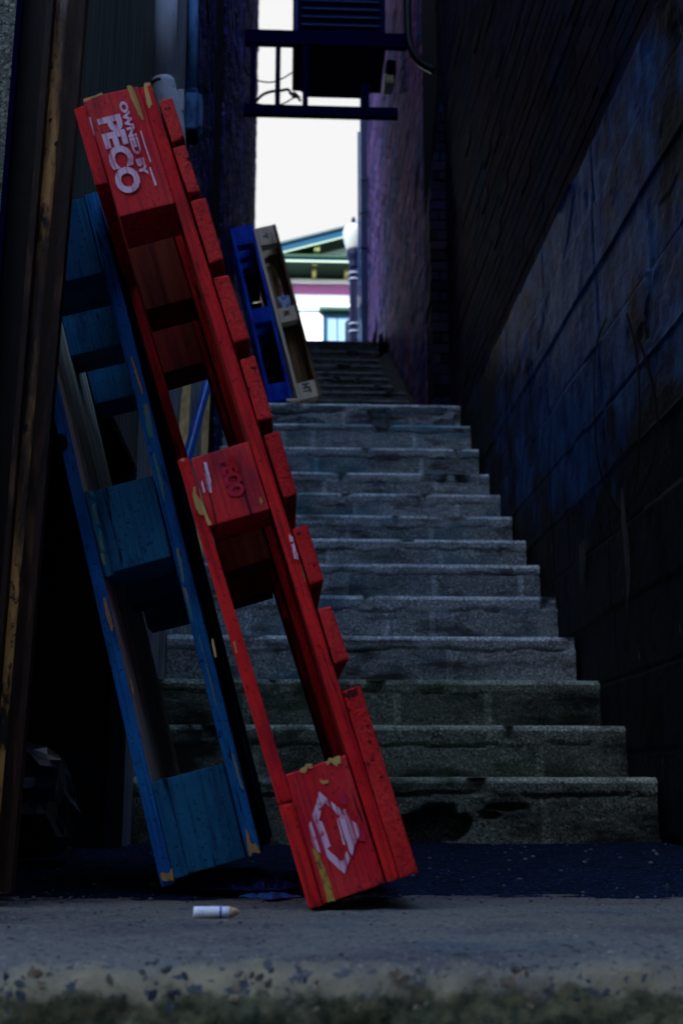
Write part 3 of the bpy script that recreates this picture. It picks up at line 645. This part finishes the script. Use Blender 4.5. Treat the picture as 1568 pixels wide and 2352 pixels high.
stick('timber_stick', m_stick, on_y(458, 1300, 4.85), on_y(476, 890, 5.05), .014, .010, 'pale wooden stick to the right of the blue tube', 'stick', group='timber sticks propped on the steps')
stick('plastic_tube', m_tube, on_y(379, 1240, 4.12), on_y(482, 860, 4.40), .018, 0, 'bright blue plastic tube slanting in front of the timber sticks', 'tube', True)

# ------------------------------------------------------------------ litter
butt = empty('cigarette_butt', tuple(on_y(497, 2098, 1.43)), 'white cigarette butt with a blue band lying on the kerb slab', 'cigarette butt')
zc = .0075; p0 = on_y(445, 2098, 1.43); p1 = on_y(528, 2099, 1.43); p2 = on_y(550, 2100, 1.43)
c = lambda p: Vector((p.x, 1.43, zc))
g = MB(); pts = [c(p0).lerp(c(p1), k / 6) for k in range(7)]; g.tube(pts, .0062, 18, r_list=[.0062, .0062, .0061, .0062, .0060, .0060, .0060]); child(g, 'paper', m_paper, butt)
g = MB(); g.tube([c(p1), c(p1).lerp(c(p2), .5), c(p2)], .005, 16, r_list=[.0059, .0050, .0022]); child(g, 'tip', m_tan, butt)
g = MB(); q = c(p0).lerp(c(p1), .72); q2 = c(p0).lerp(c(p1), .78); g.tube([q, q2], .00632, 18, caps=False); child(g, 'band', m_inkblue, butt)
def crumple(name, m, c0, r3, label, cat, seed, sub=4, amp=.35):
    g = MB(); b2 = bmesh.new(); bmesh.ops.create_icosphere(b2, subdivisions=sub, radius=1)
    for v_ in b2.verts:
        n_ = 1 + amp * noise.ridged_multi_fractal(v_.co * 1.4 + Vector((seed, 0, 0)), 1, 2, 4, 1, 2) * .5 - amp * .6
        q = Vector((v_.co.x * r3[0], v_.co.y * r3[1], v_.co.z * r3[2])) * n_
        v_.co = Vector(c0) + q; v_.co.z = max(v_.co.z, c0[2] - r3[2] * .5)
    g.merge(b2); return tag(g.build(name, m), label, cat)
def sheet(name, m, x0, x1, y0, y1, h, label, cat, seed):
    g = MB(); n_ = 46
    def fn(u, v_):
        w_ = math.sin(math.pi * min(1, max(0, u))) ** .7 * (.7 + .5 * fbm(u * 4, seed, 0))
        y = (y0 + y1) / 2 + (v_ - .5) * (y1 - y0) * w_ + .01 * fbm(u * 5, seed, 3)
        z = .004 + h * w_ * (.35 + abs(fbm(u * 5, v_ * 4, seed)) * 1.6 + .5 * abs(fbm(u * 13, v_ * 9, seed + 2))) * (.4 + math.sin(math.pi * v_))
        return Vector((x0 + (x1 - x0) * u, y, z))
    g.grid(n_, 22, fn)
    for f in g.bm.faces: f.smooth = False
    o = g.build(name, m); md = o.modifiers.new('thickness', 'SOLIDIFY'); md.thickness = .0012
    return tag(o, label, cat)
sheet('plastic_bag', m_bag, -.150, .03, 1.72, 1.95, .014, 'crumpled dark blue plastic bag under the blue pallet', 'plastic bag', 3)
sheet('wrapper', m_bagl, -.058, .026, 1.63, 1.74, .0035, 'flat mid blue plastic wrapper with red print between the pallet feet', 'wrapper', 8)
crumple('rubbish_sack', m_blackbag, (-.62, 2.55, .10), (.20, .22, .17), 'black rubbish sack in the dark recess at the lower left', 'sack', 5, amp=.25)
# weeds
def weed(x, y, z, h, n_, label, m=m_leaf, s=.006):
    r_ = empty('weed', (x, y, z), label, 'weed'); g = MB(); g.tube([(x, y, z), (x + .002, y, z + h * .6), (x - .001, y, z + h)], .0007 * h / .02, 6); child(g, 'stem', m, r_)
    for k in range(n_):
        g = MB(); a = k * 2.4; zz = z + h * (.6 + .4 * k / n_); d = Vector((math.cos(a), math.sin(a), .25)); t = Vector((-math.sin(a), math.cos(a), 0))
        o_ = Vector((x, y, zz)); g.face([o_, o_ + d * s * .5 + t * s * .35, o_ + d * s, o_ + d * s * .5 - t * s * .35]); child(g, 'leaf', m, r_)
p = on_y(1530, 2045, 1.74); weed(p.x, 1.74, 0, .014, 4, 'tiny green weed on the asphalt at the lower right')
p = on_y(110, 2040, 1.70); weed(p.x, 1.70, 0, .010, 3, 'small green leaf sprig on the ground beside the rusty post')
p = on_y(900, 893, 8.6); weed(.90, 8.55, p.z - .05, .08, 6, 'little green weed at the right end of the upper flight', s=.03)
dr = empty('dry_stalks', (.93, 10.9, 4.4), 'broken dark stalks sticking up at the right of the top step', 'dead plant')
for k in range(16):
    g = MB(); x = .80 + .018 * k + random.uniform(-.01, .01); h = random.uniform(.04, .15) + (.14 if k == 3 else 0); lx = random.uniform(-.03, .05)
    g.tube([(x, 10.9 + random.uniform(-.08, .1), 4.37), (x + lx * .5, 10.9, 4.40 + h * .6), (x + lx, 10.92, 4.40 + h)], .009, 5, r_list=[.012, .009, .003]); child(g, 'stalk', m_dry, dr)

# ------------------------------------------------------------------ pipes on the left wall
pr = empty('drain_pipe', (-.38, 3.2, 2.2), 'fat grey drain pipe with a flared elbow behind the red pallet top', 'pipe')
Yp = 3.15; q = lambda x, y: on_y(x, y, Yp)
a, b = q(374, 196), q(385, -60); rr = (q(404, 50) - q(352, 50)).length / 2
g = MB(); g.tube([a, b], rr, 28); child(g, 'pipe', m_pipe, pr)
g = MB(); g.tube([a + Vector((0, 0, .004)), a - Vector((0, 0, .006))], rr * 1.03, 28); child(g, 'joint_ring', m_rust, pr)
g = MB(); pts = [q(374, 186), q(376, 198), q(379, 215), q(386, 240), q(394, 275), q(400, 320), q(404, 400)]; g.tube(pts, rr, 28, r_list=[rr * 1.02, rr * 1.04, rr * 1.1, rr * 1.18, rr * 1.12, rr * 1.0, rr * .95]); child(g, 'elbow', m_pipe, pr)
g = MB(); g.box(q(408, 230).x, q(424, 230).x, Yp - .02, Yp + .02, q(420, 262).z, q(420, 212).z, bevel=.006); child(g, 'lug', m_pipe, pr)
cd = empty('conduit', (-.38, 4.2, 2.6), 'slim blue grey electrical conduit ending in a box beside the fat drain pipe', 'conduit'); Yc = 4.2
q = lambda x, y: on_y(x, y, Yc)
g = MB(); g.tube([q(443, 215), q(445, -60)], (q(455, 90).x - q(433, 90).x) / 2, 16); child(g, 'pipe', m_conduit, cd)
g = MB(); g.tube([q(443, 222), q(443, 208), q(443, 200)], .016, 16, r_list=[.021, .019, .0165]); child(g, 'coupling', m_conduit, cd)
x0, x1 = q(426, 270).x, q(458, 270).x; z0, z1 = q(440, 318).z, q(440, 220).z
g = MB(); g.box(x0, x1, Yc - .025, Yc + .04, z0 + .03, z1, bevel=.004); child(g, 'junction_box', m_conduit, cd)
g = MB(); g.box(x1 + .001, x1 + .009, Yc - .02, Yc + .045, z0 + .045, z1 - .004, bevel=.001); child(g, 'lid', m_conduit, cd)
g = MB(); g.tube([(.5 * (x0 + x1), Yc + .008, z0 + .031), (.5 * (x0 + x1), Yc + .008, z0 - .01)], .024, 16); child(g, 'bush', m_blackm, cd)
# black cable run with clips at the far left corner
cr = empty('cable_run', (-.36, 10, 4), 'dark vertical cable with box clips at the far left corner of the sky gap', 'cable')
g = MB(); pts = [on_y(572, 265, 10.9), on_y(568, 360, 10.9), on_y(564, 430, 10.9), on_y(562, 520, 10.9)]; g.tube(pts, .020, 8); child(g, 'cable', m_blackm, cr)
for (x, y0, y1) in ((556, 300, 345), (553, 440, 482)):
    g = MB(); a, b = on_y(x - 8, y1, 10.8), on_y(x + 6, y0, 10.8); g.box(a.x, b.x, 10.75, 10.85, a.z, b.z, bevel=.02); child(g, 'clip_box', m_blackm, cr)

# ------------------------------------------------------------------ frame and air conditioner spanning the alley
fr = empty('metal_frame', (.25, 8.6, 5.4), 'black steel bracket frame spanning the alley across the sky', 'frame')
Yf = 8.6; q = lambda x, y: on_y(x, y, Yf)
def bar(x0, y0, x1, y1, nm, d=.05):
    g = MB(); a, b = q(x0, y1), q(x1, y0); g.box(a.x, b.x, Yf - d, Yf, min(a.z, b.z), max(a.z, b.z), bevel=.004); child(g, nm, m_black, fr)
bar(552, 87, 932, 107, 'rail', .06); bar(555, 256, 912, 269, 'rail', .058)
bar(574, 104, 588, 262, 'upright'); bar(631, 104, 645, 258, 'upright'); bar(694, 104, 708, 258, 'upright'); bar(828, 200, 846, 258, 'upright')
for x in (640, 702, 585): bar(x - 1, 268, x + 1, 272, 'bolt', .03)
ac = empty('air_conditioner', (.4, 8.9, 6), 'dark boxy air conditioner with louvred front hanging over the alley', 'air conditioner')
a, b = q(672, 104), q(886, 104); yb = 9.32; zt = 6.95; zb_ = 6.03
g = MB(); b2 = bmesh.new(); bmesh.ops.create_cube(b2, size=1)
for v_ in b2.verts:
    v_.co = Vector(((a.x + b.x) / 2 + v_.co.x * (b.x - a.x), 8.64 + (v_.co.y + .5) * (yb - 8.64), zb_ + (v_.co.z + .5) * (zt - zb_)))
bmesh.ops.bevel(b2, geom=[e for e in b2.edges if abs((e.verts[0].co - e.verts[1].co).z) > .3 and min(e.verts[0].co.y, e.verts[1].co.y) > 9], offset=.09, segments=5, affect='EDGES')
g.merge(b2); child(g, 'casing', m_ac, ac)
for k in range(9):
    g = MB(); z = 6.17 + k * .075; g.box(a.x + .07, b.x - .05, 8.612, 8.638, z, z + .012, bevel=.002); child(g, 'louvre', m_acslat, ac)
g = MB(); g.box(a.x + .02, a.x + .035, 8.625, 8.639, 6.1, 6.9); child(g, 'edge_trim', m_acslat, ac)
# loose wires in the frame
wr = empty('loose_wires', (-.1, 8.7, 5.6), 'tangle of black wires looping through the left of the frame', 'wires')
def wire(pts, r_, par, Y, nm='wire', m=m_cable):
    P = [on_y(x, y, Y) for x, y in pts]; Q = []
    for i in range(len(P) - 1):
        p0, p1, p2, p3 = P[max(i - 1, 0)], P[i], P[i + 1], P[min(i + 2, len(P) - 1)]
        for k in range(6):
            t = k / 6; Q.append(.5 * ((2 * p1) + (-p0 + p2) * t + (2 * p0 - 5 * p1 + 4 * p2 - p3) * t * t + (-p0 + 3 * p1 - 3 * p2 + p3) * t ** 3))
    Q.append(P[-1]); g = MB(); g.tube(Q, r_, 8)
    if par: child(g, nm, m, par)
    else: return g.build(nm, m)
wire([(560, 140), (570, 168), (590, 184), (620, 189), (645, 182), (672, 166)], .006, wr, 8.66)
wire([(583, 240), (600, 220), (620, 211), (645, 208), (662, 206), (668, 216), (676, 214), (684, 222)], .012, wr, 8.66)
wire([(583, 236), (600, 240), (630, 243), (655, 236), (672, 226), (690, 222)], .006, wr, 8.67)
wire([(670, 214), (673, 222), (680, 220), (690, 232)], .010, wr, 8.66)
# things fixed to the right hand wall
el = empty('vent_duct', (.9, 7.4, 5), 'black curved duct bending into the right wall beside the frame', 'duct')
wire([(935, -40), (936, 60), (942, 108), (962, 142), (996, 162)], .028, el, 7.35, 'duct')
vb = empty('wall_light', (.93, 9.2, 6), 'small beige lipped fitting on the wall just right of the air conditioner', 'wall fitting')
g = MB(); a = on_y(880, 205, 9.4); b = on_y(902, 183, 9.4); g.box(a.x, b.x, 9.3, 9.5, a.z, b.z, bevel=.02); child(g, 'housing', m_beige, vb)
g = MB(); a = on_y(884, 184, 9.38); b = on_y(908, 150, 9.38); g.box(a.x, b.x, 9.28, 9.5, a.z, b.z, bevel=.03); child(g, 'hood', m_blackm, vb)
g = wire([(941, -40), (943, 20), (944, 250), (944, 400), (946, 490)], .010, None, 8.75, 'wall_conduit', m_down); tag(g, 'thin straight conduit down the right brick wall below the black duct', 'conduit')
g = wire([(968, -40), (975, 100), (972, 250), (950, 480)], .008, None, 8.2, 'wall_cable'); tag(g, 'slack black cable slanting down to the conduit on the right wall', 'cable')
g = wire([(1345, -40), (1350, 20), (1353, 48), (1358, 60), (1368, 50), (1395, -20)], .0065, None, 3.9, 'cable_loop', mat('blue_cable', (.02, .06, .25), .25, spec=.8)); tag(g, 'shiny blue cable loop hanging at the top right', 'cable')
g = wire([(1170, -40), (1176, 70), (1186, 160), (1200, 190), (1222, 165), (1245, 120)], .005, None, 5.6, 'looped_cable'); tag(g, 'thin sagging cable loop high on the dark right wall', 'cable')
g = MB(); a = on_y(1206, 148, 5.55); b = on_y(1222, 112, 5.55); g.box(a.x, b.x + .01, 5.5, 5.6, a.z, b.z, bevel=.004); tag(g.build('junction_box', m_conduit), 'small grey junction box by the sagging cable on the right wall', 'junction box')
# downpipe and trim on the far right corner
dp_ = empty('downpipe', (.97, 13.4, 4.4), 'navy downpipe with clips on the far right corner of the alley', 'downpipe'); Yd = 13.3
q = lambda x, y: on_y(x, y, Yd)
g = MB(); a = q(829, 785); b = q(843, -60); g.box(a.x, b.x - .01, Yd, Yd + .07, 4.2, 10.8, bevel=.01); child(g, 'pipe', m_down, dp_)
for y in (412, 485, 567, 700): 
    g = MB(); a = q(829, y); g.box(a.x - .008, a.x + .085, Yd - .012, Yd + .075, a.z - .02, a.z + .02, bevel=.004); child(g, 'clip', m_down, dp_)
g = MB(); a = q(823, 500); g.box(a.x, a.x + .026, Yd + .1, Yd + .14, 4.2, 8.15, bevel=.004); tag(g.build('blue_corner_trim', m_downb), 'bright blue painted corner trim left of the downpipe', 'trim')

# ------------------------------------------------------------------ street lamp beyond the stairs
sl = empty('street_lamp', (1.0, 17, 4.4), 'black fluted street lamp with an acorn globe at the end of the alley', 'street lamp')
X, Y = .992, 17
def lathe(nm, prof, m, n_=28, smooth=True): g = MB(); g.lathe((X, Y, 0), prof, n_, smooth); child(g, nm, m, sl)
g = MB(); n_ = 32
prof = [(.12, 4.4), (.12, 4.7), (.085, 4.9), (.066, 5.1), (.064, 8.0)]
g.tube([(X, Y, z) for r_, z in prof], 0, n_, True, True, [r_ for r_, z in prof])
for i, v_ in enumerate(g.bm.verts):
    if i % 2 and v_.co.z > 4.8: d = Vector((v_.co.x - X, v_.co.y - Y, 0)); v_.co -= d * .16
child(g, 'post', m_lampblk, sl)
lathe('capital', [(.066, 7.96), (.075, 8.0), (.066, 8.05), (.085, 8.12), (.105, 8.16), (.11, 8.21), (.10, 8.25)], m_lampblk)
for z in (6.93, 7.05, 7.78, 7.88): lathe('ring', [(.066, z - .014), (.080, z - .010), (.080, z + .010), (.066, z + .014)], m_ring)
lathe('globe', [(.09, 8.25), (.115, 8.30), (.15, 8.42), (.168, 8.52), (.165, 8.58), (.14, 8.65), (.09, 8.69), (.04, 8.71)], m_lampglass)
lathe('finial', [(.045, 8.70), (.05, 8.72), (.025, 8.75), (.035, 8.78), (.012, 8.83)], m_lampblk)

# ------------------------------------------------------------------ house across the upper street
hs = empty('gabled_house', (2, 28, 4.4), 'sunlit white house with teal gable roof, pink frieze and yellow brackets beyond the stairs', 'house')
Yw = 28.0; zc = lambda y, Y=28.0: on_y(700, y, Y).z
g = MB(); g.box(-7, 11, Yw, Yw + 10, 4.4, zc(652)); child(g, 'wall', m_whiteb, hs)
def band(nm, m, ya, yb_, Y, x0=-7.02, x1=11.02, depth=.2):
    g = MB(); g.box(x0, x1, Y, Y + depth, zc(yb_, Y), zc(ya, Y)); child(g, nm, m, hs)
band('moulding', m_whiteb, 640, 651, 27.90, depth=.3); band('frieze', m_pinkb, 651.5, 676, 27.96, depth=.1); band('moulding', m_whiteb, 676.5, 690, 27.90, depth=.16)
band('trim_line', m_orange, 690, 692, 27.87, depth=.2); band('moulding', m_whiteb, 692.5, 702, 27.90, depth=.16); band('trim_band', m_paleblue, 702.5, 712, 27.93, depth=.1)
# cornice: fascia, gutter and soffit
Ye = 27.15
zE0, zE1 = zc(600, Ye), zc(587, Ye)
g = MB(); g.box(-7.6, 11.6, Ye, Ye + .06, zE0, zE1); child(g, 'fascia', m_tealt, hs)
g = MB(); g.box(-7.6, 11.6, Ye - .05, Ye - .002, zE1 - .06, zE1 + .02, bevel=.012); child(g, 'gutter', m_green, hs)
g = MB(); g.box(-7.6, 11.6, Ye - .03, Ye - .001, zE0 - .03, zE0 + .02); child(g, 'trim', m_cream, hs)
g = MB(); g.face([(-7.6, Ye + .06, zE0 + .02), (11.6, Ye + .06, zE0 + .02), (11.6, Yw, zc(640)), (-7.6, Yw, zc(640))]); g.face([(-7.6, Ye, zE1 + .01), (11.6, Ye, zE1 + .01), (11.6, Yw + .1, zE1 + .10), (-7.6, Yw + .1, zE1 + .10)]); child(g, 'soffit', m_green, hs)
for x in (722, 796, 648, 574, 870):
    g = MB(); p = on_y(x, 606, 27.5); p2 = on_y(x, 628, 27.9); w_ = .065
    g.box(p.x - w_, p.x + w_, 27.34, Yw - .02, p.z - .10, p.z + .02, bevel=.01); g.box(p.x - w_ * .75, p.x + w_ * .75, 27.52, Yw - .02, p.z - .24, p.z - .098, bevel=.02); child(g, 'bracket', m_brkt, hs)
# gable: rake slab, pediment wall
zb_ = zE1 + .11; Yg = 27.25
pl, pr2 = on_y(650, 556, Yg), on_y(825, 512, Yg); s = (pr2.z - pl.z) / (pr2.x - pl.x)
xL, xM = -3.2, 4.2; zL = pl.z + s * (xL - pl.x); zM = pl.z + s * (xM - pl.x)
def slab(nm, m, y0, y1, dz0, dz1):
    g = MB()
    for (xa, za, xb, zb2) in ((xL, zL, xM, zM), (xM, zM, 2 * xM - xL, zL)):
        P = [(xa, y, za + d) for y in (y0, y1) for d in (dz0, dz1)] + [(xb, y, zb2 + d) for y in (y0, y1) for d in (dz0, dz1)]
        for f in ((0, 1, 5, 4), (2, 6, 7, 3), (0, 4, 6, 2), (1, 3, 7, 5), (0, 2, 3, 1), (4, 5, 7, 6)): g.face([P[i] for i in f], tint=.5)
    child(g, nm, m, hs)
slab('roof', m_roofc, Yg - .06, 38, -.05, 0); slab('rake_fascia', m_tealt, Yg, Yg + .06, -.26, -.051); slab('trim', m_cream, Yg - .02, Yg + .03, -.30, -.262); slab('soffit', m_green, Yg + .061, Yw + .05, -.22, -.12)
g = MB(); g.face([(xL, Yw, zb_), (2 * xM - xL, Yw, zb_), (xM, Yw, zM - .1)]); child(g, 'pediment', m_whiteb, hs)
g = MB(); p = on_y(727, 572, 27.6); g.box(p.x - .07, p.x + .07, 27.35, Yw - .005, p.z - .16, p.z + .16, bevel=.02); child(g, 'bracket', m_brkt, hs)
# window
Ww = on_y(740, 730, Yw); we = 2.3
wn = MB(); zt = zc(722); x0 = on_y(741, 730, Yw).x
for bx in ((x0, x0 + .07, 27.93, 28.0, 10.2, zt), (we - .07, we, 27.93, 28.0, 10.2, zt), (x0 + .0705, we - .0705, 27.93, 28.0, zt - .07, zt), (x0 + .0705, we - .0705, 27.93, 28.0, 10.2, 10.27)): wn.box(*bx)
win = child(wn, 'window', m_tealt, hs)
def sub(g, nm, m): o = g.build(nm, m, win); o.matrix_parent_inverse = win.matrix_world.inverted() if False else Matrix.Translation(hs.location).inverted() @ Matrix.Translation(hs.location); return o
g = MB(); g.box(x0 + .071, we - .071, 27.975, 27.99, 10.271, zt - .071); sub(g, 'pane', m_glass)
g = MB(); xm = on_y(774, 760, Yw).x; g.box(xm - .012, xm + .012, 27.955, 27.974, 10.271, zt - .071); g.box(x0 + .071, x0 + .11, 27.95, 27.974, 10.3, zt - .11); sub(g, 'glazing_bar', m_tealt)
g = MB(); x1 = on_y(733, 716, 27.8).x; g.box(x1, we + .1, 27.78, 27.999, zc(716) - .04, zc(712) - .01, bevel=.02); g.box(x1 + .04, we + .06, 27.86, 27.999, zc(720) - .02, zc(716) - .041, bevel=.01); child(g, 'window_hood', m_green, hs)
g = MB(); xs_ = on_y(799, 760, 27.6).x; P = [(xs_ - .06, 27.9, zc(742)), (xs_ + .03, 27.45, zc(750)), (xs_ + .03, 27.45, 10.2), (xs_ - .06, 27.9, 10.2)]
g.face(P); g.face([(x + .04, y, z) for x, y, z in P][::-1])
for i in range(4):
    a, b = P[i], P[(i + 1) % 4]; g.face([a, b, (b[0] + .04, b[1], b[2]), (a[0] + .04, a[1], a[2])])
child(g, 'shutter', m_lampblk, hs)
bpy.context.view_layer.update()
